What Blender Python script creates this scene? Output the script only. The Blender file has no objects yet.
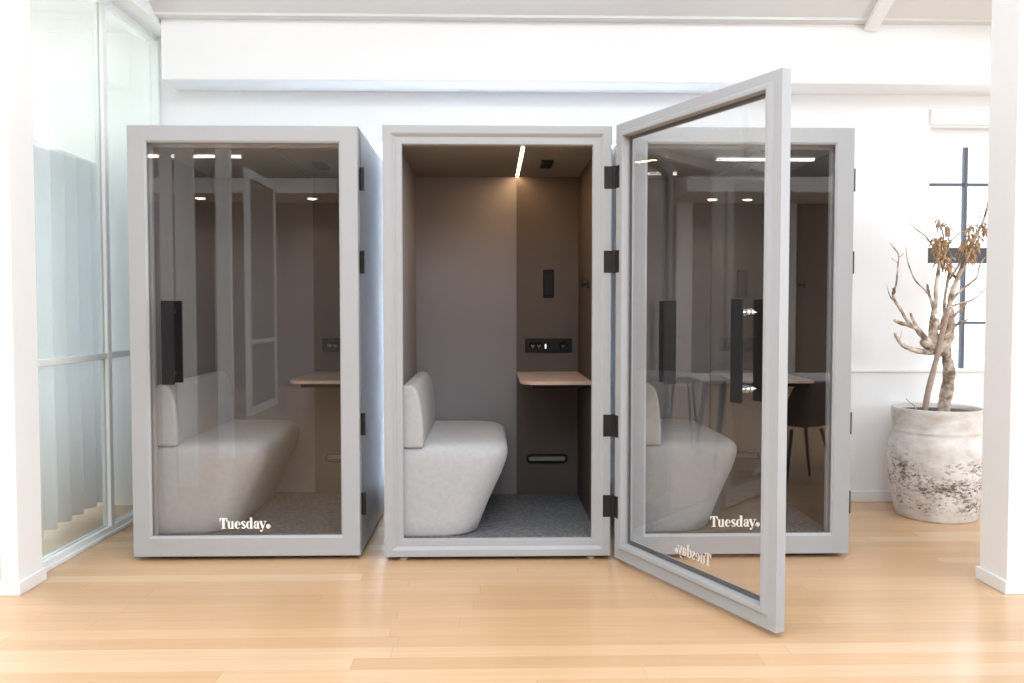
import bpy, bmesh, math, random
from mathutils import Vector, Matrix
random.seed(7)
C = bpy.context.scene.collection
R = math.radians

# ------------------------------------------------------------------ helpers
class MB:
    """collects shapes, built as ONE mesh object"""
    def __init__(s): s.v = []; s.f = []; s.mi = []
    def add(s, vs, fs, m=0):
        o = len(s.v); s.v += [tuple(p) for p in vs]
        s.f += [tuple(i + o for i in f) for f in fs]; s.mi += [m] * len(fs)
    def box(s, x0, x1, y0, y1, z0, z1, m=0):
        vs = [(x, y, z) for z in (z0, z1) for y in (y0, y1) for x in (x0, x1)]
        s.add(vs, [(0, 2, 3, 1), (4, 5, 7, 6), (0, 1, 5, 4), (2, 6, 7, 3), (0, 4, 6, 2), (1, 3, 7, 5)], m)
    def loft(s, loops, cap0=True, cap1=True, closed=False, m=0):
        n = len(loops[0]); vs = [p for l in loops for p in l]; fs = []
        k = len(loops)
        for a in range(k if closed else k - 1):
            b = (a + 1) % k
            for i in range(n):
                j = (i + 1) % n
                fs.append((a * n + i, a * n + j, b * n + j, b * n + i))
        if not closed:
            if cap0: fs.append(tuple(range(n - 1, -1, -1)))
            if cap1: fs.append(tuple((k - 1) * n + i for i in range(n)))
        s.add(vs, fs, m)
    def prism(s, poly, axis, a, b, m=0):
        def P(p, t):
            if axis == 'y': return (p[0], t, p[1])
            if axis == 'z': return (p[0], p[1], t)
            return (t, p[0], p[1])
        s.loft([[P(p, a) for p in poly], [P(p, b) for p in poly]], m=m)
    def lathe(s, prof, seg=48, c=(0, 0, 0), cap0=True, cap1=True, m=0):
        loops = [[(c[0] + r * math.cos(2 * math.pi * i / seg), c[1] + r * math.sin(2 * math.pi * i / seg), c[2] + z)
                  for i in range(seg)] for r, z in prof]
        s.loft(loops, cap0, cap1, m=m)
    def tube(s, pts, rad, seg=8, m=0):
        pts = [Vector(p) for p in pts]
        if not isinstance(rad, (list, tuple)): rad = [rad] * len(pts)
        loops = []; prev = None
        for i, p in enumerate(pts):
            t = (pts[min(i + 1, len(pts) - 1)] - pts[max(i - 1, 0)]).normalized()
            if prev is None:
                a = Vector((0, 0, 1)) if abs(t.z) < .9 else Vector((1, 0, 0))
                u = t.cross(a).normalized()
            else:
                u = (prev - t * prev.dot(t)).normalized()
            prev = u; w = t.cross(u)
            loops.append([tuple(p + (u * math.cos(2 * math.pi * k / seg) + w * math.sin(2 * math.pi * k / seg)) * rad[i]) for k in range(seg)])
        s.loft(loops, m=m)
    def build(s, name, mats, parent=None, smooth=None, bevel=0, seg=2):
        me = bpy.data.meshes.new(name); me.from_pydata(s.v, [], s.f); me.update()
        bm = bmesh.new(); bm.from_mesh(me); bmesh.ops.recalc_face_normals(bm, faces=bm.faces); bm.to_mesh(me); bm.free()
        if not isinstance(mats, (list, tuple)): mats = [mats]
        for m in mats: me.materials.append(m)
        for p, i in zip(me.polygons, s.mi): p.material_index = i
        if smooth is not None:
            for p in me.polygons: p.use_smooth = True
            me.set_sharp_from_angle(angle=R(smooth))
        o = bpy.data.objects.new(name, me); C.objects.link(o)
        if parent: o.parent = parent
        if bevel:
            md = o.modifiers.new('Bevel', 'BEVEL'); md.width = bevel; md.segments = seg; md.limit_method = 'ANGLE'; md.angle_limit = R(35)
            md.harden_normals = False
            for p in me.polygons: p.use_smooth = True
            if smooth is None: me.set_sharp_from_angle(angle=R(180))
            md2 = o.modifiers.new('WN', 'WEIGHTED_NORMAL'); md2.keep_sharp = False
        return o

def tag(o, label=None, cat=None, group=None, kind=None):
    if label: o['label'] = label
    if cat: o['category'] = cat
    if group: o['group'] = group
    if kind: o['kind'] = kind
    return o
def empty(name, loc, rz=0):
    o = bpy.data.objects.new(name, None); C.objects.link(o); o.location = loc; o.rotation_euler = (0, 0, rz); o.empty_display_size = .1
    return o
def struct(o, label=None):
    o['kind'] = 'structure'
    if label: o['label'] = label; o['category'] = o.name.split('_')[0]
    return o
def copy_tree(o, parent=None):
    c = o.copy(); C.objects.link(c); c.parent = parent
    for ch in [x for x in list(C.objects) if x.parent == o]: copy_tree(ch, c)
    return c

def wall_holes(mb, u0, u1, v0, v1, holes, put):
    """fills rectangle minus holes with boxes; put(u0,u1,v0,v1) adds one"""
    us = sorted({u0, u1, *[h[0] for h in holes], *[h[1] for h in holes]})
    for a, b in zip(us, us[1:]):
        cuts = sorted([(h[2], h[3]) for h in holes if h[0] <= a + 1e-6 and h[1] >= b - 1e-6])
        v = v0
        for h0, h1 in cuts:
            if h0 > v: put(a, b, v, h0)
            v = h1
        if v < v1: put(a, b, v, v1)

# ------------------------------------------------------------------ materials
def srgb(r, g, b):
    f = lambda c: (c / 255 / 12.92) if c / 255 <= .04045 else ((c / 255 + .055) / 1.055) ** 2.4
    return (f(r), f(g), f(b), 1)
def mat(name, col, rough=.6, metal=0, spec=.5, noise=0, nscale=30, bump=0, bscale=200, col2=None, emit=None, estr=0, coat=0, con=0):
    m = bpy.data.materials.new(name); m.use_nodes = True; nt = m.node_tree; N = nt.nodes; L = nt.links
    b = N['Principled BSDF']
    b.inputs['Roughness'].default_value = rough; b.inputs['Metallic'].default_value = metal
    b.inputs['Specular IOR Level'].default_value = spec
    b.inputs['Base Color'].default_value = col
    if coat: b.inputs['Coat Weight'].default_value = coat
    tc = N.new('ShaderNodeTexCoord')
    if noise or col2:
        n = N.new('ShaderNodeTexNoise'); n.inputs['Scale'].default_value = nscale; n.inputs['Detail'].default_value = 4
        L.new(tc.outputs['Object'], n.inputs['Vector'])
        mx = N.new('ShaderNodeMix'); mx.data_type = 'RGBA'
        c2 = col2 or tuple(max(0, c * (1 - noise)) for c in col[:3]) + (1,)
        mx.inputs[6].default_value = col; mx.inputs[7].default_value = c2
        if con:
            mr = N.new('ShaderNodeMapRange'); mr.inputs['From Min'].default_value = .5 - con; mr.inputs['From Max'].default_value = .5 + con
            L.new(n.outputs['Fac'], mr.inputs['Value']); L.new(mr.outputs[0], mx.inputs[0])
        else: L.new(n.outputs['Fac'], mx.inputs[0])
        L.new(mx.outputs[2], b.inputs['Base Color'])
    if bump:
        n2 = N.new('ShaderNodeTexNoise'); n2.inputs['Scale'].default_value = bscale; n2.inputs['Detail'].default_value = 2
        L.new(tc.outputs['Object'], n2.inputs['Vector'])
        bp = N.new('ShaderNodeBump'); bp.inputs['Strength'].default_value = bump; bp.inputs['Distance'].default_value = .002
        L.new(n2.outputs['Fac'], bp.inputs['Height']); L.new(bp.outputs['Normal'], b.inputs['Normal'])
    if emit: b.inputs['Emission Color'].default_value = emit; b.inputs['Emission Strength'].default_value = estr
    return m

def glass_mat(name, tint, refl=1.0, haze=0, haze_col=(1, 1, 1, 1)):
    m = bpy.data.materials.new(name); m.use_nodes = True; nt = m.node_tree; N = nt.nodes; L = nt.links
    N.remove(N['Principled BSDF']); out = N['Material Output']
    tr = N.new('ShaderNodeBsdfTransparent'); tr.inputs['Color'].default_value = tint
    gl = N.new('ShaderNodeBsdfGlossy'); gl.inputs['Roughness'].default_value = .0
    geo = N.new('ShaderNodeNewGeometry')
    dot = N.new('ShaderNodeVectorMath'); dot.operation = 'DOT_PRODUCT'
    L.new(geo.outputs['Incoming'], dot.inputs[0]); L.new(geo.outputs['Normal'], dot.inputs[1])
    def mth(op, a=None, b=None):
        n = N.new('ShaderNodeMath'); n.operation = op
        for i, x in enumerate((a, b)):
            if x is None: continue
            if isinstance(x, (int, float)): n.inputs[i].default_value = x
            else: L.new(x, n.inputs[i])
        return n.outputs[0]
    c = mth('ABSOLUTE', dot.outputs['Value'])
    p = mth('POWER', mth('SUBTRACT', 1.0, c), 5.0)
    f = mth('ADD', mth('MULTIPLY', p, .95), .043 * refl)
    f = mth('MINIMUM', f, 1.0)
    mx = N.new('ShaderNodeMixShader')
    L.new(f, mx.inputs[0]); L.new(gl.outputs[0], mx.inputs[2])
    if haze:
        d = N.new('ShaderNodeBsdfDiffuse'); d.inputs['Color'].default_value = haze_col
        t = N.new('ShaderNodeBsdfTranslucent'); t.inputs['Color'].default_value = haze_col
        a = N.new('ShaderNodeMixShader'); a.inputs[0].default_value = .5
        L.new(d.outputs[0], a.inputs[1]); L.new(t.outputs[0], a.inputs[2])
        h = N.new('ShaderNodeMixShader'); h.inputs[0].default_value = haze
        L.new(tr.outputs[0], h.inputs[1]); L.new(a.outputs[0], h.inputs[2])
        L.new(h.outputs[0], mx.inputs[1])
    else:
        L.new(tr.outputs[0], mx.inputs[1])
    L.new(mx.outputs[0], out.inputs['Surface'])
    return m

def emit_mat(name, col, s):
    m = bpy.data.materials.new(name); m.use_nodes = True; N = m.node_tree.nodes; b = N['Principled BSDF']
    b.inputs['Base Color'].default_value = (.8, .8, .8, 1)
    b.inputs['Emission Color'].default_value = col; b.inputs['Emission Strength'].default_value = s
    return m

def floor_mat():
    m = bpy.data.materials.new('oak_floor'); m.use_nodes = True; nt = m.node_tree; N = nt.nodes; L = nt.links; b = N['Principled BSDF']
    tc = N.new('ShaderNodeTexCoord'); sep = N.new('ShaderNodeSeparateXYZ'); L.new(tc.outputs['Object'], sep.inputs[0])
    def mth(op, a=None, b_=None):
        n = N.new('ShaderNodeMath'); n.operation = op
        for i, x in enumerate((a, b_)):
            if x is None: continue
            if isinstance(x, (int, float)): n.inputs[i].default_value = x
            else: L.new(x, n.inputs[i])
        return n.outputs[0]
    v = mth('DIVIDE', sep.outputs['Y'], .105); row = mth('FLOOR', v)
    wn = N.new('ShaderNodeTexWhiteNoise'); wn.noise_dimensions = '1D'; L.new(row, wn.inputs['W'])
    u = mth('ADD', mth('DIVIDE', sep.outputs['X'], 1.55), mth('MULTIPLY', wn.outputs['Value'], 9.7)); pl = mth('FLOOR', u)
    cx = N.new('ShaderNodeCombineXYZ'); L.new(row, cx.inputs[0]); L.new(pl, cx.inputs[1])
    w2 = N.new('ShaderNodeTexWhiteNoise'); w2.noise_dimensions = '2D'; L.new(cx.outputs[0], w2.inputs['Vector'])
    cr = N.new('ShaderNodeValToRGB'); e = cr.color_ramp.elements
    e[0].position = 0; e[0].color = srgb(198, 163, 126); e[1].position = 1; e[1].color = srgb(212, 181, 147)
    for p, c in ((.55, (203, 167, 128)), (.85, (206, 170, 132))):
        k = e.new(p); k.color = srgb(*c)
    L.new(w2.outputs['Value'], cr.inputs['Fac'])
    mp = N.new('ShaderNodeMapping'); mp.inputs['Scale'].default_value = (1.2, 34, 1); L.new(tc.outputs['Object'], mp.inputs['Vector'])
    off = N.new('ShaderNodeVectorMath'); off.operation = 'ADD'; L.new(mp.outputs[0], off.inputs[0]); L.new(w2.outputs['Color'], off.inputs[1])
    n = N.new('ShaderNodeTexNoise'); n.inputs['Scale'].default_value = 1.5; n.inputs['Detail'].default_value = 6; n.inputs['Roughness'].default_value = .6
    L.new(off.outputs[0], n.inputs['Vector'])
    rr = N.new('ShaderNodeMapRange'); rr.inputs['From Min'].default_value = .35; rr.inputs['From Max'].default_value = .7; rr.inputs['To Max'].default_value = .5
    L.new(n.outputs['Fac'], rr.inputs['Value'])
    mx = N.new('ShaderNodeMix'); mx.data_type = 'RGBA'; mx.blend_type = 'MULTIPLY'; L.new(rr.outputs[0], mx.inputs[0])
    L.new(cr.outputs[0], mx.inputs[6]); mx.inputs[7].default_value = (.88, .82, .76, 1)
    fv = mth('FRACT', v); fu = mth('FRACT', u)
    jt = mth('MAXIMUM', mth('LESS_THAN', fv, .012), mth('LESS_THAN', fu, .0012))
    mo = N.new('ShaderNodeMix'); mo.data_type = 'RGBA'
    L.new(mth('MULTIPLY', jt, .45), mo.inputs[0]); L.new(mx.outputs[2], mo.inputs[6]); mo.inputs[7].default_value = srgb(150, 112, 78)
    L.new(mo.outputs[2], b.inputs['Base Color'])
    b.inputs['Roughness'].default_value = .26; b.inputs['Specular IOR Level'].default_value = .6
    return m

def pot_mat():
    m = bpy.data.materials.new('weathered_whitewash'); m.use_nodes = True; nt = m.node_tree; N = nt.nodes; L = nt.links; b = N['Principled BSDF']
    b.inputs['Roughness'].default_value = .9
    tc = N.new('ShaderNodeTexCoord')
    n1 = N.new('ShaderNodeTexNoise'); n1.inputs['Scale'].default_value = 36; n1.inputs['Detail'].default_value = 8; n1.inputs['Roughness'].default_value = .75
    n2 = N.new('ShaderNodeTexNoise'); n2.inputs['Scale'].default_value = 5; n2.inputs['Detail'].default_value = 4
    mp = N.new('ShaderNodeMapping'); mp.inputs['Scale'].default_value = (1, 1, 1.8); L.new(tc.outputs['Object'], mp.inputs['Vector'])
    L.new(mp.outputs[0], n1.inputs['Vector']); L.new(mp.outputs[0], n2.inputs['Vector'])
    sep = N.new('ShaderNodeSeparateXYZ'); L.new(tc.outputs['Object'], sep.inputs[0])
    # the worn belt sits low on the pot, with a nick or two at the rim
    cr = N.new('ShaderNodeValToRGB'); e = cr.color_ramp.elements; cr.color_ramp.interpolation = 'EASE'
    e[0].position = 0; e[0].color = (.42, .42, .42, 1); e[1].position = 1; e[1].color = (.30, .30, .30, 1)
    for p, c in ((.18, .66), (.36, .72), (.52, .58), (.62, .32), (.8, .25), (.9, .34)):
        k = e.new(p); k.color = (c, c, c, 1)
    mr = N.new('ShaderNodeMapRange'); mr.inputs['From Max'].default_value = .72; L.new(sep.outputs['Z'], mr.inputs['Value']); L.new(mr.outputs[0], cr.inputs['Fac'])
    a1 = N.new('ShaderNodeMath'); a1.operation = 'MULTIPLY_ADD'; L.new(n2.outputs['Fac'], a1.inputs[0]); a1.inputs[1].default_value = .5; L.new(n1.outputs['Fac'], a1.inputs[2])
    a2 = N.new('ShaderNodeMath'); a2.operation = 'MULTIPLY_ADD'; L.new(cr.outputs[0], a2.inputs[0]); a2.inputs[1].default_value = .42; L.new(a1.outputs[0], a2.inputs[2])
    st = N.new('ShaderNodeMapRange'); st.inputs['From Min'].default_value = 1.03; st.inputs['From Max'].default_value = 1.15; L.new(a2.outputs[0], st.inputs['Value'])
    mx = N.new('ShaderNodeMix'); mx.data_type = 'RGBA'; L.new(st.outputs[0], mx.inputs[0])
    n3 = N.new('ShaderNodeTexNoise'); n3.inputs['Scale'].default_value = 9; n3.inputs['Detail'].default_value = 5; L.new(mp.outputs[0], n3.inputs['Vector'])
    c3 = N.new('ShaderNodeValToRGB'); c3.color_ramp.elements[0].position = .35; c3.color_ramp.elements[0].color = srgb(222, 220, 217); c3.color_ramp.elements[1].position = .75; c3.color_ramp.elements[1].color = srgb(192, 182, 171)
    L.new(n3.outputs['Fac'], c3.inputs['Fac']); L.new(c3.outputs[0], mx.inputs[6])
    mx.inputs[7].default_value = srgb(104, 94, 86)
    L.new(mx.outputs[2], b.inputs['Base Color'])
    bp = N.new('ShaderNodeBump'); bp.inputs['Strength'].default_value = .5; bp.inputs['Distance'].default_value = .004
    L.new(n1.outputs['Fac'], bp.inputs['Height']); L.new(bp.outputs[0], b.inputs['Normal'])
    return m

M = {}
M['wall'] = mat('white_wall_paint', (.85, .855, .86, 1), .75, spec=.3, bump=.03, bscale=120)
M['roof'] = mat('white_ceiling_paint', (.72, .715, .705, 1), .85, spec=.2, bump=.03, bscale=80)
M['trim'] = mat('white_satin_trim', (.84, .84, .84, 1), .45, spec=.4)
M['floor'] = floor_mat()
M['booth'] = mat('warm_grey_lacquer', srgb(165, 167, 170), .5, spec=.4, bump=.04, bscale=500, noise=.03, nscale=6)
M['felt'] = mat('taupe_acoustic_felt', srgb(131, 127, 129), .95, spec=.1, noise=.12, nscale=300, bump=.25, bscale=600)
M['laminate'] = mat('dark_taupe_laminate', srgb(88, 79, 74), .7, spec=.25, noise=.12, nscale=120, bump=.05, bscale=300)
M['laminate_dark'] = mat('dark_walnut_laminate', srgb(74, 62, 55), .75, spec=.2, noise=.15, nscale=90)
M['ceil_panel'] = mat('taupe_ceiling_panel', srgb(128, 120, 112), .9, spec=.1, noise=.08, nscale=200)
M['bench'] = mat('heathered_grey_wool', srgb(175, 178, 181), .95, spec=.15, col2=srgb(160, 160, 161), nscale=45, bump=.35, bscale=700)
M['carpet'] = mat('charcoal_carpet', srgb(140, 141, 143), 1.0, spec=.05, col2=srgb(42, 43, 45), nscale=70, bump=.9, bscale=350)
M['oak'] = mat('pale_oak_veneer', srgb(166, 144, 131), .5, noise=.15, nscale=18)
M['black'] = mat('black_powder_coat', srgb(26, 26, 28), .6, spec=.2)
M['black_gloss'] = mat('black_gloss_plastic', srgb(16, 16, 17), .4, spec=.15)
M['hinge'] = mat('dark_bronze_hinge', srgb(38, 35, 34), .5, spec=.25)
M['steel'] = mat('brushed_steel', srgb(205, 205, 205), .25, metal=1)
M['gasket'] = mat('grey_rubber_gasket', srgb(96, 94, 93), .8, spec=.2)
M['foot'] = mat('pale_nylon', srgb(215, 210, 200), .5)
M['white_print'] = mat('white_vinyl', srgb(248, 246, 242), .6)
M['grey_plastic'] = mat('grey_plastic', srgb(120, 120, 120), .5)
M['led_on'] = emit_mat('warm_led_lit', (1, .64, .34, 1), 165)
M['led_off'] = mat('led_diffuser_unlit', srgb(120, 116, 112), .5)
M['usb'] = emit_mat('usb_pilot_light', (1, 1, 1, 1), 1.5)
M['glass'] = glass_mat('smoked_glass', (.955, .95, .945, 1), 1.35)
M['clear'] = glass_mat('clear_door_glass', (.99, .99, .99, 1), .45)
M['partition'] = glass_mat('pale_green_glass', (.905, .945, .93, 1), 1.6, haze=.16, haze_col=(.88, .93, .915, 1))
M['pane'] = glass_mat('window_glass', (.97, .98, .99, 1), .8)
M['frame_steel'] = mat('dark_steel_glazing_bar', srgb(88, 90, 100), .5, metal=.2)
M['white_metal'] = mat('white_aluminium', srgb(232, 235, 235), .35, spec=.5)
M['curtain'] = mat('white_sheer_curtain', srgb(236, 240, 240), .9, spec=.1)
M['pot'] = pot_mat()
M['soil'] = mat('dark_soil', srgb(112, 94, 84), 1, col2=srgb(60, 48, 42), nscale=60, bump=.8, bscale=80)
M['bark'] = mat('pale_flaking_bark', srgb(214, 198, 182), .9, col2=srgb(112, 94, 78), nscale=20, con=.14, bump=.6, bscale=60)
M['stake'] = mat('pinkish_bare_wood', srgb(186, 166, 152), .85, col2=srgb(134, 114, 100), nscale=40, bump=.3, bscale=80)
M['leaf'] = mat('dead_brown_leaf', srgb(206, 178, 142), .85, col2=srgb(140, 106, 74), nscale=32, con=.14)
M['lamp'] = emit_mat('white_led_tube', (1, .97, .93, 1), 22)
M['downlight'] = emit_mat('downlight_lens', (1, .92, .8, 1), 45)
M['dark_shell'] = mat('charcoal_shell', srgb(48, 48, 52), .6)
M['table'] = mat('pale_laminate', srgb(215, 210, 205), .4)
M['render_wall'] = mat('grey_render_rear_wall', srgb(140, 130, 122), .85, spec=.2)

def blind_mat():
    m = bpy.data.materials.new('white_blind_fabric'); m.use_nodes = True; nt = m.node_tree; N = nt.nodes; L = nt.links
    N.remove(N['Principled BSDF'])
    d = N.new('ShaderNodeBsdfDiffuse'); t = N.new('ShaderNodeBsdfTranslucent'); a = N.new('ShaderNodeMixShader'); a.inputs[0].default_value = .5
    d.inputs[0].default_value = (.85, .86, .88, 1); t.inputs[0].default_value = (.88, .9, .94, 1)
    L.new(d.outputs[0], a.inputs[1]); L.new(t.outputs[0], a.inputs[2]); L.new(a.outputs[0], N['Material Output'].inputs[0])
    return m
M['blind'] = blind_mat()

# ------------------------------------------------------------------ the room
XW, YB, YR = 6.0, 5.86, -5.6
def roof_z(y): return max(3.17, 3.16 + (5.55 - abs(y)) * .47)
fl = MB(); fl.box(-XW, XW, YR, YB + .14, -.1, 0); struct(fl.build('floor', M['floor']), 'pale oak plank floor running across under the booths')

# back wall with three window openings
WIN = [(3.0, 4.6, .915, 2.573), (-1.57, 1.75, .12, 2.45)]
bw = MB(); wall_holes(bw, -XW - .2, XW + .2, 0, 3.2, WIN, lambda a, b, c, d: bw.box(a, b, YB, YB + .16, c, d))
struct(bw.build('wall_back', M['wall']), 'white painted back wall behind the booths')
be = MB(); be.box(-2.09, XW, 5.577, YB, 2.785, 3.175)
struct(be.build('beam', M['wall'], bevel=.012), 'deep white beam across the top of the back wall')
# dado ledge and baseboard on the back wall
t = MB(); t.box(1.85, XW, YB - .012, YB, .0, .9); t.box(1.85, XW, YB - .03, YB, .898, .915)
struct(t.build('trim_1', M['wall'], bevel=.003), 'thin white ledge below the windows')
t = MB(); t.box(-1.57, 1.9, YB - .014, YB, 2.47, 2.689); struct(t.build('trim_3', M['wall'], bevel=.003), 'thin white head panel on the wall above the booths')
t = MB(); t.box(-2.2, XW, YB - .028, YB, 0, .075); struct(t.build('baseboard_back', M['trim'], bevel=.004), 'white baseboard along the back wall')
t = MB(); t.box(2.995, 4.65, YB - .02, YB, 2.585, 2.69); struct(t.build('trim_2', M['trim'], bevel=.004), 'white lintel trim above the right window')

# other walls
lw = MB(); wall_holes(lw, YR, YB, 0, 6, [(4.2, 5.7, .6, 2.7)], lambda a, b, c, d: lw.box(-XW - .2, -XW, a, b, c, d)); struct(lw.build('wall_left', M['wall']))  # opening for the added window that lights the curtain
rw = MB(); wall_holes(rw, YR, YB, 0, 6, [(-.2, 3.4, .8, 2.7)], lambda a, b, c, d: rw.box(XW, XW + .2, a, b, c, d)); struct(rw.build('wall_right', M['wall']))
rr = MB(); rr.box(-XW - .2, XW + .2, YR - .2, YR, 0, 3.3); struct(rr.build('wall_rear', M['render_wall']))
# pitched roof with rooflight openings in both slopes, unseen and added to light the booths
def slope(name, sgn, holes):
    mb = MB()
    def put(a, b, c, d):
        lo = []
        for v in (c, d):
            z = roof_z(v)
            lo.append([(a, sgn * v, z), (b, sgn * v, z), (b, sgn * v, z + .15), (a, sgn * v, z + .15)])
        mb.loft(lo)
    wall_holes(mb, -XW - .2, XW + .2, 0, 5.53, holes, put); a_, b_ = sorted((sgn * 5.5, sgn * 6.05)); mb.box(-XW - .2, XW + .2, a_, b_, 3.168, 3.32)
    return struct(mb.build(name, M['roof']))
RL_F = [(x, x + 2.0, 1.4, 3.2) for x in (-4.9, -1.0, 2.9)]  # unseen openings, added for soft light from above
RL_R = [(x, x + 2.6, 0.7, 3.4) for x in (-5.2, -1.3, 2.6)]
slope('ceiling', 1, RL_F)['label'] = 'greyish white pitched ceiling above the booths'
slope('ceiling_rear', -1, RL_R)
# gable ends are closed by the tall side walls; rafters run down the front slope
def rafter(x, w=.085, h=.055, y0=.3, y1=5.56):
    mb = MB(); lo = []
    for v in (y0, y1):
        z = roof_z(v) + .004; lo.append([(x - w / 2, v, z - h), (x + w / 2, v, z - h), (x + w / 2, v, z), (x - w / 2, v, z)])
    mb.loft(lo); return mb
for x in (-3.0, 2.445, 5.2):
    o = rafter(x).build('rafter', M['trim'], bevel=.004); struct(o)
    if x == 2.445: o['label'] = 'white sloping rafter at the top right of the ceiling'
mb = MB(); mb.box(2.66, XW, 5.05, 5.17, 3.20, 3.30); struct(mb.build('purlin', M['trim'], bevel=.004), 'white purlin crossing the ceiling above the right column')

# columns
def column(name, x0, x1, y0, y1, h, label=None):
    mb = MB(); mb.box(x0, x1, y0, y1, 0, h)
    o = struct(mb.build(name, M['wall'], bevel=.004), label)
    b = MB(); b.box(x0 - .013, x1 + .013, y0 - .013, y1 + .013, 0, .062)
    bo = b.build('column_base', M['trim'], o, bevel=.004)
    return o
column('column', 2.412, 2.86, 3.925, 4.15, roof_z(4.17) + .05, 'white square column at the right edge, in front of the plant')
column('column', -2.285, -2.203, 4.02, 4.24, roof_z(4.24) + .05, 'slim white column at the left edge, before the glass partition')
for (xa, ya, yb_) in ((-2.33, 2.64, 2.69), (-2.275, 3.09, 3.13)):
    m = MB(); m.box(xa, -2.2, ya, yb_, 0, roof_z(yb_) + .03); struct(m.build('door_post', M['wall']))

# left glass partition : header, posts, rails, panes
root = struct(empty('glass_partition', (-2.30, 4.21, 0), R(-1.7)), 'pale green glass partition in white framing at left')
X0 = 0.0; L_ = YB - 4.21
def part(name, m, *boxes, bevel=.003):
    mb = MB()
    for b in boxes: mb.box(*b)
    return mb.build(name, m, root, bevel=bevel)
part('sill_rail', M['white_metal'], (-.03, .03, 0, L_, 0, .05))
part('sill_rail', M['white_metal'], (-.045, .045, 0, L_, 0, .022))
part('mid_rail', M['white_metal'], (-.022, .022, 0, L_, 1.04, 1.075))
part('top_rail', M['white_metal'], (-.035, .035, 0, L_, 3.10, 3.138))
part('post', M['white_metal'], (-.026, .026, .90, .945, .05, 3.105))
part('post', M['white_metal'], (-.03, .05, L_ - .04, L_ - .002, .05, 3.105))
part('post', M['white_metal'], (-.026, .026, 0.0, .03, .05, 3.105))
for (a, b) in ((.03, .90), (.945, L_ - .04)):
    for (c, d) in ((.05, 1.04), (1.075, 3.102)):
        part('pane', M['partition'], (-.005, .005, a, b, c, d), bevel=0)
hd = MB()
lo = []
for v in (4.21, YB):
    z = roof_z(v) + .03; x_ = -2.10; lo.append([(-2.36, v, 3.137), (x_, v, 3.137), (x_, v, z), (-2.36, v, z)])
hd.loft(lo); struct(hd.build('header', M['wall']), 'white bulkhead above the glass partition')

# curtain behind the partition
cu = MB(); path = []
n = 120
for i in range(n + 1):
    s = i / n; y = 4.62 + 1.2 * s
    path.append((-2.62 + .085 * math.sin(s * 2 * math.pi * 6.5) + .02 * math.sin(s * 37), y))
for (xa, ya), (xb, yb) in zip(path, path[1:]): pass
vs = []; fs = []
for k, z in enumerate((.05, .8, 1.6, 2.27)):
    for (x, y) in path: vs.append((x * 1 + (0 if k else .004), y, z))
w = len(path)
for k in range(3):
    for i in range(w - 1): fs.append((k * w + i, k * w + i + 1, (k + 1) * w + i + 1, (k + 1) * w + i))
cu.add(vs, fs)
co = cu.build('curtain', M['blind'], smooth=80)
md = co.modifiers.new('Solid', 'SOLIDIFY'); md.thickness = .004
tag(co, 'white pleated curtain hanging behind the left glass partition', 'curtain')
rl = MB(); rl.tube([(-2.62, 4.55, 2.285), (-2.62, 5.85, 2.285)], .014, 10)
for y in (4.65, 5.8): rl.box(-2.632, -2.608, y - .012, y + .012, 2.285, roof_z(y) + .02)
struct(rl.build('curtain_rail', M['white_metal']))

# windows
def window(name, x0, x1, z0, z1, label=None):
    r = empty(name, ((x0 + x1) / 2, YB + .1, z0)); struct(r, label); return r
w1 = window('window_1', 3.0, 4.6, .915, 2.63, 'bright window with dark steel bars behind the bare tree')
def wpart(root, nm, m, *b, bevel=.002):
    mb = MB()
    for (x0, x1, y0, y1, z0, z1) in b:
        l = root.location; mb.box(x0 - l.x, x1 - l.x, y0 - l.y, y1 - l.y, z0 - l.z, z1 - l.z)
    return mb.build(nm, m, root, bevel=bevel)
yb = YB + .10
wpart(w1, 'mullion', M['frame_steel'], (3.290, 3.312, yb - .02, yb + .02, .915, 2.45))
wpart(w1, 'glazing_bar', M['frame_steel'], (3.0, 4.6, yb - .012, yb + .012, 2.185, 2.205))
wpart(w1, 'glazing_bar', M['frame_steel'], (3.30, 4.6, yb - .012, yb + .012, 1.225, 1.243))
wpart(w1, 'transom', mat('black_steel_transom', srgb(62, 60, 62), .5), (3.0, 4.6, yb - .05, yb + .03, 1.65, 1.755))
wpart(w1, 'window_frame', M['trim'], (3.0, 3.02, yb - .02, yb + .03, .915, 2.573), (3.0, 4.6, yb - .02, yb + .03, 2.45, 2.573), (4.58, 4.6, yb - .02, yb + .03, .915, 2.573))
wpart(w1, 'pane', M['pane'], (3.01, 4.59, yb - .003, yb + .003, .92, 2.46), bevel=0)
w2 = window('window_2', -1.57, 1.75, .12, 2.45, 'wide window behind the booths covered by a white blind')
wpart(w2, 'blind', M['blind'], (-1.57, 1.75, YB + .05, YB + .052, .12, 2.45), bevel=0)
w3 = struct(empty('added_window', (-6.1, 4.95, .6)))  # unseen window, added so daylight reaches the curtain behind the partition
for (y0_, y1_, z0_, z1_) in ((-.75, -.70, 0, 2.1), (.70, .75, 0, 2.1), (-.02, .02, .05, 2.05), (-.70, .70, 0, .05), (-.70, .70, 2.05, 2.1)):
    m = MB(); m.box(-.02, .02, y0_, y1_, z0_, z1_); m.build('window_frame', M['trim'], w3)
m = MB(); m.box(-.003, .003, -.72, .72, .03, 2.07); m.build('pane', M['pane'], w3)

# ------------------------------------------------------------------ phone booth
BW, BD, Z0, Z1 = .597, 1.19, .023, 2.285
CZ = .120                                     # carpet height
PINX, PINY = .611, -.004
def ring(mb, loops, m=0, closed=True):
    """loops: (xl, xr, zb, zt, y)"""
    mb.loft([[(a, y, c), (b, y, c), (b, y, d), (a, y, d)] for a, b, c, d, y in loops], closed=closed, cap0=False, cap1=False, m=m)

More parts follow.
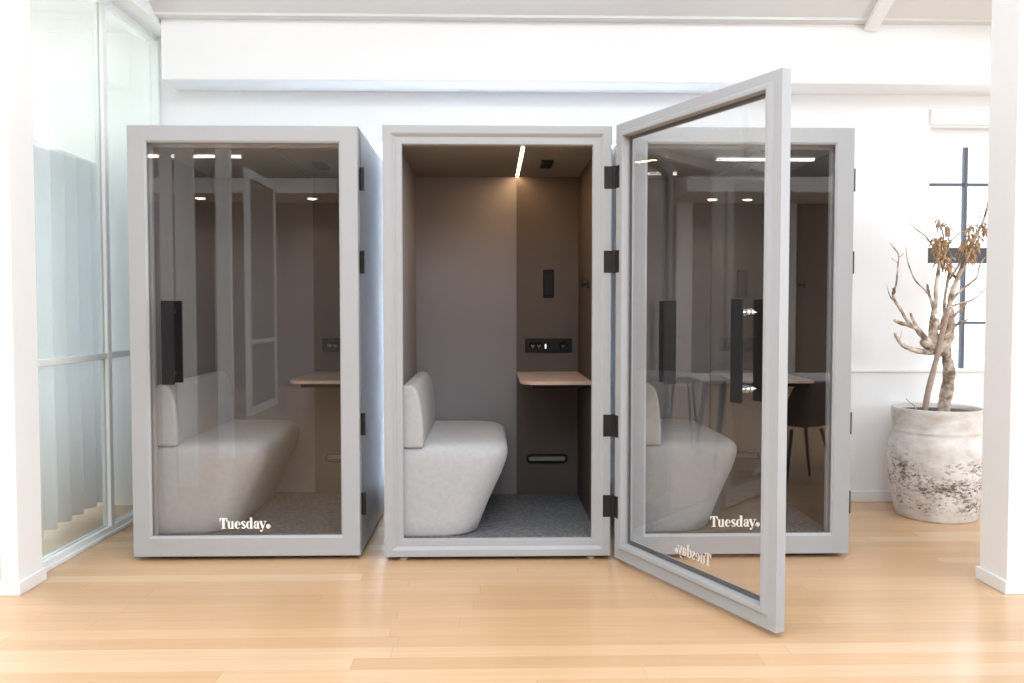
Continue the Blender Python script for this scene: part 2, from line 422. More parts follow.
# lettering strokes -------------------------------------------------
def lettering_mb():
    mb = MB(); T = .0012
    def poly(pts): mb.prism(pts, 'y', -T, 0)
    def rect(x0, x1, z0, z1): poly([(x0, z0), (x1, z0), (x1, z1), (x0, z1)])
    def stroke(pts, ws):
        a = [Vector(p) for p in pts]; Lf = []; Rt = []
        for i, p in enumerate(a):
            t = (a[min(i + 1, len(a) - 1)] - a[max(i - 1, 0)]).normalized(); nrm = Vector((-t.y, t.x))
            Lf.append(p + nrm * ws[i] / 2); Rt.append(p - nrm * ws[i] / 2)
        for i in range(len(a) - 1): poly([Lf[i], Lf[i + 1], Rt[i + 1], Rt[i]])
    def arc(cx, cz, rx, rz, a0, a1, thick, thin, n=20):
        pts = []; ws = []
        for i in range(n + 1):
            a = R(a0 + (a1 - a0) * i / n); pts.append((cx + rx * math.cos(a), cz + rz * math.sin(a)))
            ws.append(thin + (thick - thin) * abs(math.cos(a)) ** 1.5)
        stroke(pts, ws)
    x = 0; TH = .20; tn = .055
    # T
    rect(x + .24, x + .46, 0, .98); rect(x + .12, x + .58, 0, .05); rect(x, x + .70, .93, 1.0)
    poly([(x, 1), (x, .66), (x + .035, .66), (x + .16, .94)]); poly([(x + .7, 1), (x + .7, .66), (x + .665, .66), (x + .54, .94)])
    x = .70
    # u
    rect(x + .06, x + .24, .16, .70); rect(x, x + .24, .65, .70); rect(x + .40, x + .58, 0, .70); rect(x + .34, x + .58, .65, .70); rect(x + .4, x + .66, 0, .05)
    arc(x + .29, .17, .14, .15, 180, 330, .15, .07)
    x = 1.40
    # e
    pts = []; ws = []
    for i in range(33):
        a = R(4 + 316 * i / 32); pts.append((x + .27 + .19 * math.cos(a), .34 + .315 * math.sin(a)))
        ws.append(.06 + (.15 * (-math.cos(a)) ** 1.2 if math.cos(a) < 0 else .07 * math.cos(a) ** 2 * (1 if math.sin(a) > 0 else 0)))
    stroke(pts, ws); rect(x + .12, x + .50, .335, .385)
    x = 1.98
    # s
    arc(x + .22, .52, .14, .155, 20, 250, .15, .055); stroke([(x + .12, .47), (x + .22, .37), (x + .33, .27)], [.14, .19, .14]); arc(x + .22, .18, .14, .155, 70, -165, .15, .055)
    x = 2.46
    # d
    arc(x + .24, .34, .16, .32, 60, 300, .20, .055, 24); rect(x + .36, x + .56, 0, 1.04); rect(x + .28, x + .56, .99, 1.04); rect(x + .36, x + .64, 0, .05)
    x = 3.14
    # a
    rect(x + .30, x + .49, .05, .52); arc(x + .25, .51, .16, .16, 0, 160, .14, .055); arc(x + .21, .19, .12, .17, 60, 320, .16, .055); rect(x + .3, x + .58, 0, .05)
    arc(x + .11, .5, .035, .035, 0, 360, .07, .07, 10)
    x = 3.70
    # y
    stroke([(x + .08, .70), (x + .30, .06)], [.20, .20]); stroke([(x + .54, .70), (x + .31, 0), (x + .22, -.22)], [.05, .055, .06])
    rect(x - .04, x + .26, .65, .70); rect(x + .40, x + .66, .65, .70); arc(x + .14, -.22, .05, .05, 0, 360, .09, .09, 12)
    # round mark
    n = 24; c = (4.50, .20)
    for i in range(n):
        a, b = 2 * math.pi * i / n, 2 * math.pi * (i + 1) / n
        for r0, r1 in ((.15, .21), (.0, .11)):
            p = [(c[0] + r1 * math.cos(a), c[1] + r1 * math.sin(a)), (c[0] + r1 * math.cos(b), c[1] + r1 * math.sin(b))]
            p += [(c[0] + r0 * math.cos(b), c[1] + r0 * math.sin(b)), (c[0] + r0 * math.cos(a), c[1] + r0 * math.sin(a))] if r0 else [c]
            poly(p)
    return mb

def make_booth(y_led):
    root = empty('phone_booth', (0, 0, 0))
    # outer shell: five panels in one skin, open at the front
    s = MB()
    yf = .012
    s.box(-BW, -BW + .066, yf, BD, Z0, Z1); s.box(BW - .056, BW, yf, BD, Z0, Z1)
    s.box(-BW + .066, BW - .056, yf + .05, BD, Z1 - .093, Z1); s.box(-BW + .066, BW - .056, yf + .05, BD, Z0, CZ - .012)
    s.box(-BW + .066, BW - .056, BD - .09, BD, CZ - .012, Z1 - .093)
    s.build('shell', M['booth'], root, bevel=.004)
    # stepped front frame
    f = MB()
    oX = BW
    L = []
    for u, y in ((0, .045), (0, .004), (.004, 0), (.040, 0), (.044, .002), (.058, .017), (.094, .017), (.0985, .022), (.0985, .048), (.03, .048)):
        L.append((-BW + u, BW - u, Z0 + u * .91, Z1 - u * .98, y))
    ring(f, L); f.build('front_frame', M['booth'], root, smooth=25)
    # linings
    l = MB(); l.box(-.531, -.519, .048, 1.10, CZ, 2.185); l.box(-.519, .1315, 1.09, 1.10, CZ, 2.185)
    l.build('felt_lining', M['felt'], root)
    l = MB(); l.box(.1315, .5305, 1.072, 1.10, CZ, 2.185); l.build('desk_back_panel', M['laminate'], root)
    l = MB(); l.box(.5305, .538, .048, 1.10, CZ, 2.185); l.build('desk_side_panel', M['laminate_dark'], root)
    l = MB(); l.box(-.519, .124, .048, 1.09, 2.183, 2.192); l.box(.145, .5305, .048, 1.09, 2.183, 2.192); l.box(.124, .145, .048, 1.09, 2.189, 2.192)
    l.build('ceiling_panel', M['ceil_panel'], root)
    l = MB(); l.box(-.519, .5305, .048, 1.09, CZ - .012, CZ); l.build('carpet', M['carpet'], root)
    l = MB(); l.box(.129, .140, .08, 1.07, 2.1825, 2.189); l.build('light_strip', M['led_on'], root)
    # ceiling vent
    v = MB(); v.box(.255, .325, .44, .66, 2.170, 2.183)
    for k in range(7): v.box(.262, .318, .452 + k * .03, .464 + k * .03, 2.166, 2.171)
    v.build('ceiling_vent', M['black'], root)
    # control panel, outlet panel, cable slot, hook
    c = MB(); c.box(.302, .372, 1.062, 1.072, 1.406, 1.586); c.build('control_panel', M['black_gloss'], root, bevel=.004)
    c = MB(); c.box(.312, .362, 1.060, 1.064, 1.425, 1.567); o = c.build('control_screen', M['black'], bpy.data.objects[root.children[-1].name] if False else root.children[-1])
    p = MB(); p.box(.186, .488, 1.058, 1.072, 1.052, 1.140); po = p.build('outlet_panel', M['black'], root, bevel=.003)
    q = MB(); q.box(.314, .323, 1.056, 1.0585, 1.075, 1.104); q.build('usb_port', M['usb'], po)
    for cx in (.235, .275, .43):
        q = MB(); q.lathe([(.026, 0), (.026, .002), (.021, .0025), (.018, .0005)], 24)
        so = q.build('socket', M['black_gloss'], po, smooth=40); so.rotation_euler = (R(90), 0, 0); so.location = (cx, 1.0575, 1.096)
        q = MB(); q.box(-.009, -.006, -.004, .004, .0, .002); q.box(.006, .009, -.004, .004, 0, .002)
        q.lathe([(.003, 0), (.003, .002)], 10, (0, -.009, 0)); so.select_set(False)
        pi = q.build('socket_pins', M['steel'], po); pi.rotation_euler = (R(90), 0, 0); pi.location = (cx, 1.0575, 1.096)
    sl = MB(); A = []; B = []; Cc = []
    def stadium(cx, cz, hw, r, y, n=10):
        pts = []
        for i in range(n + 1): a = R(-90 + 180 * i / n); pts.append((cx + hw + r * math.cos(a), y, cz + r * math.sin(a)))
        for i in range(n + 1): a = R(90 + 180 * i / n); pts.append((cx - hw + r * math.cos(a), y, cz + r * math.sin(a)))
        return pts
    sl.loft([stadium(.330, .357, .105, r, y) for r, y in ((.030, 1.072), (.030, 1.062), (.026, 1.058), (.017, 1.058), (.015, 1.0705))], cap0=False, cap1=False)
    so = sl.build('cable_slot', M['black'], root, smooth=50)
    sl = MB(); sl.loft([stadium(.330, .357, .105, .016, 1.0705), stadium(.330, .357, .105, .016, 1.0725)]); sl.build('slot_back', M['grey_plastic'], so)
    h = MB(); h.lathe([(.022, 0), (.022, .006), (.008, .008), (.008, .03), (.016, .032), (.016, .042), (.012, .045)], 20)
    ho = h.build('coat_hook', M['black'], root, smooth=40); ho.rotation_euler = (0, R(-90), 0); ho.location = (.5305, .47, 1.475)
    # desk
    d = MB(); pts = [(.1315, 1.072), (.1315, .42)]
    for i in range(7):
        a = R(180 + 90 * i / 6); pts.append((.2165 + .085 * math.cos(a), .295 + .11 + .11 * math.sin(a)))
    pts = pts[:2] + pts[2:] + [(.5305, .178 + .117), (.5305, 1.072)]
    d.prism(pts, 'z', .906, .926); do = d.build('desk', M['oak'], root, bevel=.003)
    d = MB(); d.box(.20, .5285, .36, 1.07, .882, .905); d.build('desk_rail', M['black'], do)
    # bench : a flared block with rounded free corners
    b = MB(); xl = -.517; y0, y1 = .052, 1.085
    def plan(xr, yy0, yy1, r, z, n=9):
        p = [(xl, yy1, z), (xl, yy0, z)]
        for i in range(n + 1): a = R(-90 + 90 * i / n); p.append((xr - r + r * math.cos(a), yy0 + r + r * math.sin(a), z))
        for i in range(n + 1): a = R(0 + 90 * i / n); p.append((xr - r + r * math.cos(a), yy1 - r + r * math.sin(a), z))
        return p
    lo = []
    for z, xr, ins in ((CZ, -.125, .008), (CZ + .014, -.108, 0), (.20, -.082, 0), (.28, -.050, 0), (.36, -.014, 0), (.44, .024, 0), (.50, .046, .001), (.54, .056, .004), (.564, .056, .010), (.584, .048, .020), (.597, .032, .036), (.605, .005, .060), (.609, -.045, .105), (.610, -.10, .16)):
        lo.append(plan(xr, y0 + ins, y1 - ins * .3, .15 if z < .6 else .12, z))
    b.loft(lo); bo = b.build('bench', M['bench'], root, smooth=50)
    k = MB()
    pr = [(-.517, .590), (-.396, .590)]
    for (x, z) in ((-.394, .66), (-.398, .74), (-.407, .82), (-.418, .87), (-.430, .900), (-.448, .920), (-.470, .928), (-.500, .926), (-.517, .918)): pr.append((x, z))
    k.prism(pr, 'y', y0 + .004, y1); k.build('backrest', M['bench'], bo, smooth=40, bevel=.016, seg=3)
    # levelling feet
    for x in (-.50, .50):
        for y in (.05, BD - .08):
            q = MB(); q.lathe([(.020, 0), (.022, .003), (.022, .008), (.014, .012), (.007, .014), (.007, .024)], 20, (0, 0, 0))
            fo = q.build('levelling_foot', M['foot'], root, smooth=40); fo.location = (x, y, 0)
    # hinges (body half)
    HZ = (2.018, 1.58, .718, .291)
    for z in HZ:
        q = MB(); q.box(.556, PINX, -.0025, -.0003, z - .058, z + .058)
        q.tube([(PINX, PINY, z - .06), (PINX, PINY, z + .06)], .0105, 12)
        for zz in (-.04, 0, .04):
            q.lathe([(.0045, 0), (.0045, .0006)], 10, (0, 0, 0)); 
            i0 = len(q.v) - 20
            for j in range(20):
                v = q.v[i0 + j]; q.v[i0 + j] = (.574 + v[0], -.0025 - v[2], z + zz + v[1])
        q.build('hinge', M['hinge'], root, smooth=40)
    # door, origin at the hinge pin; closed it runs to -x
    dm = MB(); xo0, xo1 = -BW - PINX, BW - PINX - .001
    fr, bk = -.052 - PINY, -.003 - PINY
    def lp(u, y, e=0):     # u 0 = outer edge, 1 = glass edge
        return (xo0 + .099 * u, xo1 - .099 * u, Z0 + .110 * u, Z1 - .087 * u, y)
    L = [lp(0, bk), lp(0, fr + .004), lp(.03, fr), lp(.88, fr), lp(1, fr + .008), lp(1, fr + .014), lp(.79, fr + .014), lp(.79, bk + .014), lp(.76, bk + .016), lp(.60, bk + .016), lp(.50, bk + .002), lp(.47, bk)]
    ring(dm, L); door = dm.build('door', M['booth'], root, smooth=25)
    door.location = (PINX, PINY, 0)
    gk = MB(); ring(gk, [lp(.80, fr + .0142), lp(.985, fr + .0142), lp(.985, fr + .0158), lp(.80, fr + .0158)]); gk.build('gasket', M['gasket'], door)
    g = MB(); gy = fr + .020
    a, bb, c, e, _ = lp(.80, 0); g.box(a, bb, gy - .004, gy + .004, c, e)
    g.build('glass_pane', M['glass'], door)
    # pull bars on both faces, bolted through the glass
    hx = -1.027
    q = MB()
    q.box(hx, hx + .064, gy - .070, gy - .054, .940, 1.376); q.box(hx, hx + .064, gy + .054, gy + .070, .940, 1.376)
    q.build('pull_handle', M['black'], door, bevel=.003)
    for z in (.995, 1.32):
        q = MB(); q.tube([(hx + .032, gy - .055, z), (hx + .032, gy + .055, z)], .009, 14)
        for s_ in (-1, 1): q.tube([(hx + .032, gy + s_ * .0045, z), (hx + .032, gy + s_ * .018, z)], .016, 18)
        q.build('handle_bolt', M['steel'], door, smooth=40)
    t = lettering_mb(); sc = .268 / 4.71
    t.v = [(v[0] * sc, v[1], v[2] * sc) for v in t.v]
    to = t.build('lettering', M['white_print'], door); to.location = (-.148 - PINX, gy - .0042, .168)
    for z in HZ:
        q = MB(); q.box(-.046, -.001, bk - .0002, bk + .0022, z - .058, z + .058)
        for zz in (-.04, 0, .04):
            q.box(-.028, -.022, bk + .0022, bk + .003, z + zz - .003, z + zz + .003)
        q.build('hinge_leaf', M['hinge'], door)
    return root, door

def find(root, name): return [c for c in C.objects if c.parent == root and c.name.split('.')[0] == name]
bA, dA = make_booth(0)
bB = copy_tree(bA); bC = copy_tree(bA)
bA.location = (.035, 4.508, 0); find(bA, 'door')[0].rotation_euler = (0, 0, R(114.7))
find(find(bA, 'door')[0], 'glass_pane')[0].data = find(find(bA, 'door')[0], 'glass_pane')[0].data
bB.location = (-1.291, 4.597, 0); bC.location = (1.320, 4.575, 0)
def relight(b):
    for s in find(b, 'light_strip'):
        s.data = s.data.copy(); s.data.materials[0] = M['led_off']
relight(bB); relight(bC)
GRP = 'grey phone booths in a row'
tag(bA, 'middle grey phone booth with its glass door swung open and ceiling light on', 'phone booth', GRP)
tag(bB, 'grey phone booth beside the glass partition, its smoked glass door closed', 'phone booth', GRP)
tag(bC, 'grey phone booth behind the open door, nearest the potted tree', 'phone booth', GRP)

# ------------------------------------------------------------------ potted tree
PX, PY = 2.872, 5.45
CAMZ, FPX = 1.338, 861.
yw, pt = R(1.4), R(-2.23)
fw = Vector((math.sin(yw) * math.cos(pt), math.cos(yw) * math.cos(pt), math.sin(pt))); rt = Vector((math.cos(yw), -math.sin(yw), 0)); up = rt.cross(fw)
def at(px, py, Y):
    d = fw + rt * ((px - 512) / FPX) - up * ((py - 341.5) / FPX); t = Y / d.y
    return Vector((0, 0, CAMZ)) + d * t
tree = empty('potted_tree', (PX, PY, 0))
tag(tree, 'bare branched tree with dead leaves in a weathered white clay pot', 'potted tree')
pm = MB()
pm.lathe([(.20, .0), (.236, .0), (.243, .012), (.262, .10), (.284, .22), (.298, .33), (.302, .41), (.296, .48), (.276, .530), (.268, .545), (.271, .552), (.273, .558), (.268, .566), (.269, .60), (.274, .668), (.276, .690), (.272, .700), (.258, .702), (.251, .694), (.246, .66), (.246, .60)], 72, cap1=True)
pot = pm.build('pot', M['pot'], tree, smooth=60)
sm = MB(); n = 40; loops = []
for r in (.2485, .2, .12, .05, .01):
    loops.append([(r * math.cos(2 * math.pi * i / n), r * math.sin(2 * math.pi * i / n), .672 + (.008 * random.uniform(-1, 1) if r < .24 else 0)) for i in range(n)])
sm.loft(loops, cap0=False); sm.build('soil', M['soil'], pot, smooth=80)
def rel(p): return Vector(p) - Vector((PX, PY, 0))
def branch(mb, pix, rad, dy0=0, dy1=0, seg=8, sub=4, knob=.12):
    pts = []; k = len(pix)
    P = [at(px, py, PY + dy0 + (dy1 - dy0) * i / max(1, k - 1)) - Vector((PX, PY, 0)) for i, (px, py) in enumerate(pix)]
    rs = [rad[0] + (rad[1] - rad[0]) * i / (k - 1) for i in range(k)]
    out = []; ro = []
    for i in range(k - 1):
        p0, p1, p2, p3 = P[max(i - 1, 0)], P[i], P[i + 1], P[min(i + 2, k - 1)]
        for j in range(sub):
            t = j / sub
            out.append(.5 * ((2 * p1) + (p2 - p0) * t + (2 * p0 - 5 * p1 + 4 * p2 - p3) * t * t + (3 * p1 - p0 - 3 * p2 + p3) * t ** 3))
            ro.append((rs[i] + (rs[i + 1] - rs[i]) * t) * random.uniform(1 - knob, 1 + knob))
    out.append(P[-1]); ro.append(rs[-1] * .7)
    mb.tube(out, ro, seg)
tk = MB()
branch(tk, [(943, 415), (945, 400), (948, 384), (949, 370), (947, 358), (947, 345), (949.5, 333), (951, 322), (951, 308)], (.041, .020), 0, 0, 12)
branch(tk, [(950, 335), (942, 345), (931, 347), (922, 340)], (.040, .026), 0, -.03, 10)      # burl at the fork
branch(tk, [(946, 352), (936, 343), (933, 330), (937, 318)], (.040, .024), 0, -.03, 10)
trunk = tk.build('trunk', M['bark'], tree, smooth=80)
st = MB(); branch(st, [(925, 411), (928, 392), (933, 372), (937.5, 355), (941, 339), (945, 322), (948, 310)], (.0185, .016), -.06, -.06, 10, knob=.05)
st.build('stake', M['stake'], tree, smooth=80)
BR = [
 ([(937, 352), (926, 352), (914, 350), (903, 345.5), (897, 338), (895, 333)], (.026, .012), -.02, -.10),
 ([(899, 340), (901, 336), (901.5, 331)], (.004, .002), -.09, -.10),
 ([(930, 342), (922, 335), (916, 328), (908, 325), (900, 323), (894, 320)], (.026, .011), -.02, -.05),
 ([(918, 330), (913, 320), (910.5, 313)], (.016, .011), -.03, -.02),
 ([(912, 326), (906, 319), (901, 310), (895, 301), (893, 293), (896, 285), (897.6, 269), (898.5, 255), (894, 248), (890, 243)], (.014, .003), -.04, -.1),
 ([(898.3, 257), (901, 256), (904, 253)], (.005, .002), -.1, -.1),
 ([(898, 263), (895, 261), (891, 258)], (.004, .002), -.1, -.1),
 ([(893, 294), (894.5, 291), (893, 288)], (.012, .010), -.07, -.07),
 ([(894, 301), (890, 296), (888, 290), (886.8, 284)], (.006, .002), -.06, -.05),
 ([(934, 330), (932, 322), (933.5, 312), (936, 300), (936, 288), (938.5, 271), (940, 257)], (.026, .013), -.02, -.03),
 ([(936, 314), (932, 303), (929, 294), (927.5, 284)], (.018, .012), -.02, .03),
 ([(930, 296), (925, 290), (915, 280), (909, 266), (906.5, 255), (906, 247)], (.009, .002), 0, .06),
 ([(940, 330), (944, 315), (944.5, 300), (947.5, 282), (950, 268), (951.5, 255)], (.017, .008), 0, .06),
 ([(949, 316), (950, 303), (953, 290), (958, 277), (965, 261), (973, 243), (979, 230), (984, 219), (988, 203), (989, 196), (988, 188)], (.024, .003), 0, -.08),
 ([(975, 238), (977.5, 225), (980, 214), (982, 203)], (.006, .002), -.05, -.06),
 ([(951, 302), (957, 294), (964, 288), (972, 282), (977.5, 276), (979, 267), (983, 260), (988, 254)], (.013, .003), .02, .08),
 ([(948, 308), (958, 304), (971, 300.5), (980, 294), (989, 285.5)], (.011, .003), -.02, -.08),
 ([(949, 331), (955, 326), (961, 322), (965, 321), (968, 319)], (.014, .006), 0, -.05),
 ([(950, 320), (956, 314), (963, 307), (967, 303)], (.013, .006), 0, -.1),
 ([(938, 262), (944, 252), (950, 242), (955, 237), (960, 233), (968, 230)], (.009, .003), .0, .06),
 ([(951, 243), (947, 235), (945, 228), (946, 223)], (.006, .003), .0, .0),
 ([(936, 250), (931, 243.6), (927, 238), (923, 234), (917, 230), (912, 225), (908, 219.5)], (.008, .002), .02, .1),
 ([(944, 240), (942, 230), (938, 221), (933, 217), (928, 218)], (.006, .003), 0, -.05),
 ([(957, 279), (951, 272), (947, 262), (945, 255)], (.011, .006), .0, .03),
 ([(949, 280), (957, 268), (963, 258), (970, 250)], (.010, .006), .0, .03),
 ([(942, 352), (938, 345), (945, 336), (952, 330)], (.012, .010), -.055, -.04),
 ([(933, 348), (928, 340), (922, 338)], (.012, .008), -.04, -.06),
 ([(917, 412), (914.5, 406), (908, 401), (906, 398)], (.004, .002), -.1, -.12),
]
for pix, rad, a, b in BR:
    mb = MB(); branch(mb, pix, (rad[0] * .8, rad[1] * .75), a, b, 7, 4, knob=.2); mb.build('branch', M['bark'], trunk, smooth=80)
# dead leaves: curled, drooping blades hanging from the twigs
lv = MB()
def leaf(p, ln, wd, yaw, droop, curl):
    n = 5; L = []; 
    d = Vector((math.cos(yaw) * math.cos(droop), math.sin(yaw) * math.cos(droop), -math.sin(droop)))
    s = d.cross(Vector((0, 0, 1))).normalized(); u = s.cross(d)
    vs = []
    for i in range(n + 1):
        t = i / n; w = wd * math.sin(math.pi * min(1, .12 + t * .88)) ** .8
        c = p + d * ln * t - u * curl * ln * t * t
        vs += [tuple(c - s * w * .8 + u * w * .6), tuple(c), tuple(c + s * w * .8 + u * w * .6)]
    fs = []
    for i in range(n):
        for j in range(2): a = i * 3 + j; fs.append((a, a + 1, a + 4, a + 3))
    lv.add(vs, fs)
def clump(cx, cy, rx, ry, n, dy=0):
    for _ in range(int(n * .9)):
        while True:
            u, v = random.uniform(-1, 1), random.uniform(-1, 1)
            if u * u + v * v < 1: break
        p = rel(at(cx + u * rx, cy + v * ry - 3, PY + dy + random.uniform(-.07, .07)))
        leaf(p, random.uniform(.035, .07), random.uniform(.0055, .011), random.uniform(0, 6.28), random.uniform(.5, 1.45), random.uniform(-.2, .5))
clump(941, 250, 9, 11, 75, -.03); clump(945, 264, 7, 8, 40, -.02); clump(937, 244, 6, 5, 20)
clump(970, 248, 8, 8, 45, -.05); clump(972, 257, 5, 5, 22, -.05); clump(972, 234, 4, 8, 20, -.05); clump(984.5, 230, 3, 6, 16, -.06)
clump(939.5, 226, 3, 5, 14); clump(948, 229, 3, 6, 12); clump(962, 252, 4, 5, 10); clump(978, 241, 4, 6, 12, -.05)
clump(963, 305, 2, 2, 5, -.05)
lo_ = lv.build('dried_leaves', M['leaf'], tree, smooth=60)
lo_.modifiers.new('Solid', 'SOLIDIFY').thickness = .0015

# ------------------------------------------------------------------ room behind the camera (seen in the booth glass)
def pendant(x0, x1, y, z, label):
    r = empty('linear_lamp', ((x0 + x1) / 2, y, z)); h = (x1 - x0) / 2
    m = MB(); m.box(-h, h, -.03, .03, .012, .06); m.build('housing', M['white_metal'], r, bevel=.004)
    m = MB(); m.box(-h + .01, h - .01, -.025, .025, 0, .013); m.box(-h + .01, h - .01, -.034, .034, .013, .034); m.build('diffuser', M['lamp'], r)
    for s in (-1, 1):
        m = MB(); m.tube([(s * h * .8, 0, .06), (s * h * .8, 0, roof_z(y) - z - .03)], .003, 6); m.build('suspension_wire', M['steel'], r)
    tag(r, label, 'lamp', 'linear pendant lamps reflected in the glass')
pendant(3.15, 4.55, -3.0, 3.40, 'long white linear lamp reflected at the top of the right booth door')
pendant(1.10, 2.80, -3.9, 3.34, 'white linear lamp reflected lower left in the right booth glass')
pendant(-4.95, -3.45, -3.0, 3.42, 'white linear lamp reflected at the top of the left booth door')
so = MB(); so.box(-XW, -2.4, YR, -4.4, 3.12, 3.35); so.box(3.0, XW, YR, -4.1, 3.12, 3.35); struct(so.build('soffit', M['roof']))
for i, (x, lab) in enumerate(((4.2, 'round ceiling downlight reflected in the right booth glass'), (3.62, 'dimmer ceiling downlight left of the other in the right booth reflection'), (-4.7, 'round ceiling downlight reflected in the left booth glass'), (-2.9, 'ceiling downlight reflected near the right side of the left booth glass'))):
    r = empty('downlight', (x, -5.0, 3.12))
    m = MB(); m.lathe([(.11, 0), (.11, -.008), (.085, -.010), (.08, 0)], 28); m.build('bezel', M['white_metal'], r, smooth=40)
    m = MB(); m.lathe([(.078, -.004), (.078, -.010), (.066, -.020), (.035, -.027), (.005, -.029)], 28); m.build('lens', M['downlight'], r)
    tag(r, lab, 'downlight', 'downlights along the rear soffit')
    ld = bpy.data.lights.new('downlight_beam', 'SPOT'); ld.energy = 320; ld.spot_size = R(95); ld.spot_blend = .8; ld.color = (1, .8, .6); ld.shadow_soft_size = .06
    lo2 = bpy.data.objects.new('downlight_beam', ld); C.objects.link(lo2); lo2.parent = r; lo2.location = (0, 0, -.02); lo2.rotation_euler = (R(-14), 0, 0)
# rear-left glazed partition and pilasters on the rear wall
gp = struct(empty('rear_partition', (-3.0, -2.9, 0)))
for nm, mm, b in (('post', 'white_metal', (-.03, .03, 0, .09, 0, 3.05)), ('post', 'white_metal', (-.03, .03, 1.25, 1.34, 0, 3.05)), ('rail', 'white_metal', (-.03, .03, .09, 1.25, 2.95, 3.05)), ('rail', 'white_metal', (-.03, .03, .09, 1.25, .88, .94)), ('rail', 'white_metal', (-.03, .03, .09, 1.25, 0, .1)), ('pane', 'render_wall', (-.01, .01, .09, 1.25, .1, 2.95))):
    m = MB(); m.box(*b); m.build(nm, M[mm], gp)
for (a, b) in ((3.15, 3.42), (5.0, 5.2), (-2.3, -2.1), (1.6, 1.8)):
    m = MB(); m.box(a, b, YR, YR + .1, 0, 3.12); struct(m.build('pilaster', M['wall']))
for (a, b) in ((1.45, 1.52),):
    m = MB(); m.box(-2.40, -2.28, a, b, 0, 3.3); struct(m.build('door_post', M['wall']))
# table and seats just outside the frame, seen only mirrored
tb = empty('dining_table', (2.5, 1.75, 0)); tag(tb, 'pale dining table with dark tapered legs reflected in the right booth glass', 'table')
m = MB(); m.box(-.75, .75, -.4, .4, .725, .75); m.build('tabletop', M['table'], tb, bevel=.006)
m = MB(); m.box(-.6, .6, -.3, .3, .69, .724); m.build('apron', M['dark_shell'], tb)
for sx in (-1, 1):
    for sy in (-1, 1):
        m = MB(); m.tube([(sx * .58, sy * .28, .70), (sx * .66, sy * .34, 0)], [.028, .015], 12); m.build('leg', M['dark_shell'], tb)
def shell_chair(x, y, rz, label):
    r = empty('shell_chair', (x, y, 0), rz); tag(r, label, 'chair', 'dark shell chairs at the dining table')
    m = MB(); prof = [(-.21, .47), (.10, .43), (.19, .46), (.23, .58), (.26, .80)]; lo = []
    for i, (y_, z_) in enumerate(prof):
        w = (.21, .23, .24, .24, .18)[i]; d = (.03, .04, .05, .05, .03)[i]
        ny, nz = ((0, 1), (0, 1), (-.7, .7), (-1, .1), (-1, .1))[i]
        lo.append([(-w + 2 * w * k / 8, y_ + ny * d * (abs(k - 4) / 4) ** 2, z_ + nz * d * (abs(k - 4) / 4) ** 2) for k in range(9)])
    vs = [p for l in lo for p in l]; fs = [(a * 9 + k, a * 9 + k + 1, a * 9 + k + 10, a * 9 + k + 9) for a in range(4) for k in range(8)]
    m.add(vs, fs); o = m.build('shell', M['dark_shell'], r, smooth=80); o.modifiers.new('Solid', 'SOLIDIFY').thickness = .012; o.modifiers.new('Sub', 'SUBSURF').levels = 1
    for sx in (-1, 1):
        for sy in (-1, 1):
            m = MB(); m.tube([(sx * .12, sy * .11 - .02, .43), (sx * .22, sy * .21 - .02, 0)], [.014, .010], 10); m.build('leg', M['black'], r)
shell_chair(2.35, 2.62, R(180 + 170), 'dark shell chair on slim legs reflected under the right booth desk')
shell_chair(3.0, 2.55, R(10), 'second dark shell chair beside the first at the reflected table')
stl = empty('bar_stool', (1.75, 1.2, 0)); tag(stl, 'tall slim-legged stool reflected in the right booth glass below the handles', 'stool')
m = MB(); m.lathe([(.02, .66), (.17, .66), (.18, .675), (.17, .69), (.02, .695)], 28); m.build('seat', M['dark_shell'], stl, smooth=50)
for k in range(4):
    a = R(45 + 90 * k); m = MB(); m.tube([(.12 * math.cos(a), .12 * math.sin(a), .66), (.21 * math.cos(a), .21 * math.sin(a), 0)], .011, 8); m.build('leg', M['black'], stl)
m = MB(); pts = [(.185 * math.cos(R(45 + 90 * k)), .185 * math.sin(R(45 + 90 * k)), .22) for k in range(5)]
for a, b in zip(pts, pts[1:]): m.tube([a, b], .008, 8)
m.build('footrest', M['black'], stl)

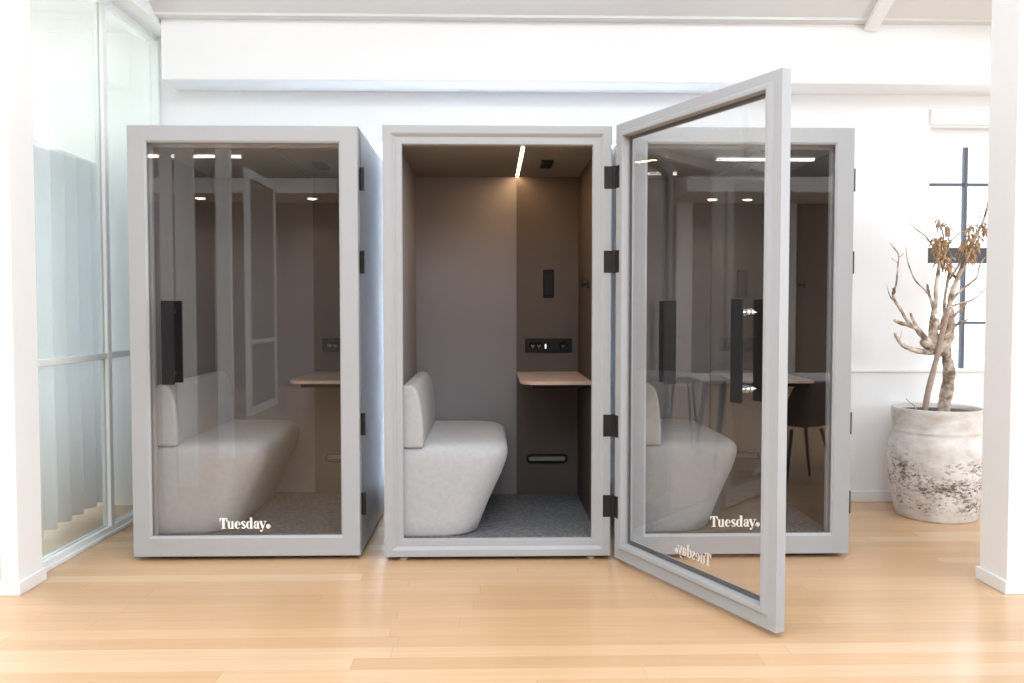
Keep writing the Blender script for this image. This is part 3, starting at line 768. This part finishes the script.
# ------------------------------------------------------------------ light
W = bpy.data.worlds.new('World'); bpy.context.scene.world = W; W.use_nodes = True
bg = W.node_tree.nodes['Background']; bg.inputs['Color'].default_value = (.93, .965, 1, 1); bg.inputs['Strength'].default_value = 3.0
def area(name, loc, rot, sx, sy, e, col=(1, 1, 1)):
    l = bpy.data.lights.new(name, 'AREA'); l.shape = 'RECTANGLE'; l.size = sx; l.size_y = sy; l.energy = e; l.color = col
    o = bpy.data.objects.new(name, l); C.objects.link(o); o.location = loc; o.rotation_euler = rot
th = math.atan(.47)
for (a, b, c, d) in RL_F:  # added area lights in the unseen front roof openings
    v = (c + d) / 2; area('rooflight', ((a + b) / 2, v, roof_z(v) + .05), (-th, 0, 0), b - a, (d - c) / math.cos(th), 110, (.82, .91, 1))
for (a, b, c, d), e in zip(RL_R, (150, 270, 330)):  # added rear ones, out of view, light the floor and booth fronts
    v = (c + d) / 2; area('rooflight', ((a + b) / 2, -v, roof_z(v) + .05), (th, 0, 0), b - a, (d - c) / math.cos(th), e, (.82, .91, 1))
area('window_daylight', (XW + .15, 1.6, 1.75), (0, R(90), 0), 1.9, 3.6, 200, (.82, .91, 1))
# daylight entering by the windows of the back wall
for (a, b, c, d), e in zip(WIN, (25, 1150)):
    area('window_daylight', ((a + b) / 2, YB + .40, (c + d) / 2), (R(-90), 0, 0), b - a, d - c, e, (.95, .98, 1) if a < -2 else (.84, .92, 1))

area('window_daylight', (-XW - .15, 4.95, 1.65), (0, R(-90), 0), 2.1, 1.5, 320, (.95, .98, 1))  # added light through the left wall opening, brightens the curtain

# ------------------------------------------------------------------ camera
cd = bpy.data.cameras.new('camera'); cd.sensor_width = 36; cd.lens = 861 / 1024 * 36; cd.clip_start = .05
cam = bpy.data.objects.new('camera', cd); C.objects.link(cam)
cam.location = (0, 0, CAMZ); cam.rotation_euler = (R(90 - 2.23), 0, R(-1.4))
S = bpy.context.scene; S.camera = cam
S.view_settings.view_transform = 'Standard'; S.view_settings.look = 'None'; S.view_settings.gamma = 1; S.view_settings.use_curve_mapping = False
S.view_settings.exposure = -0.72
S.cycles.max_bounces = 12; S.cycles.transparent_max_bounces = 24; S.cycles.diffuse_bounces = 6; S.cycles.glossy_bounces = 5
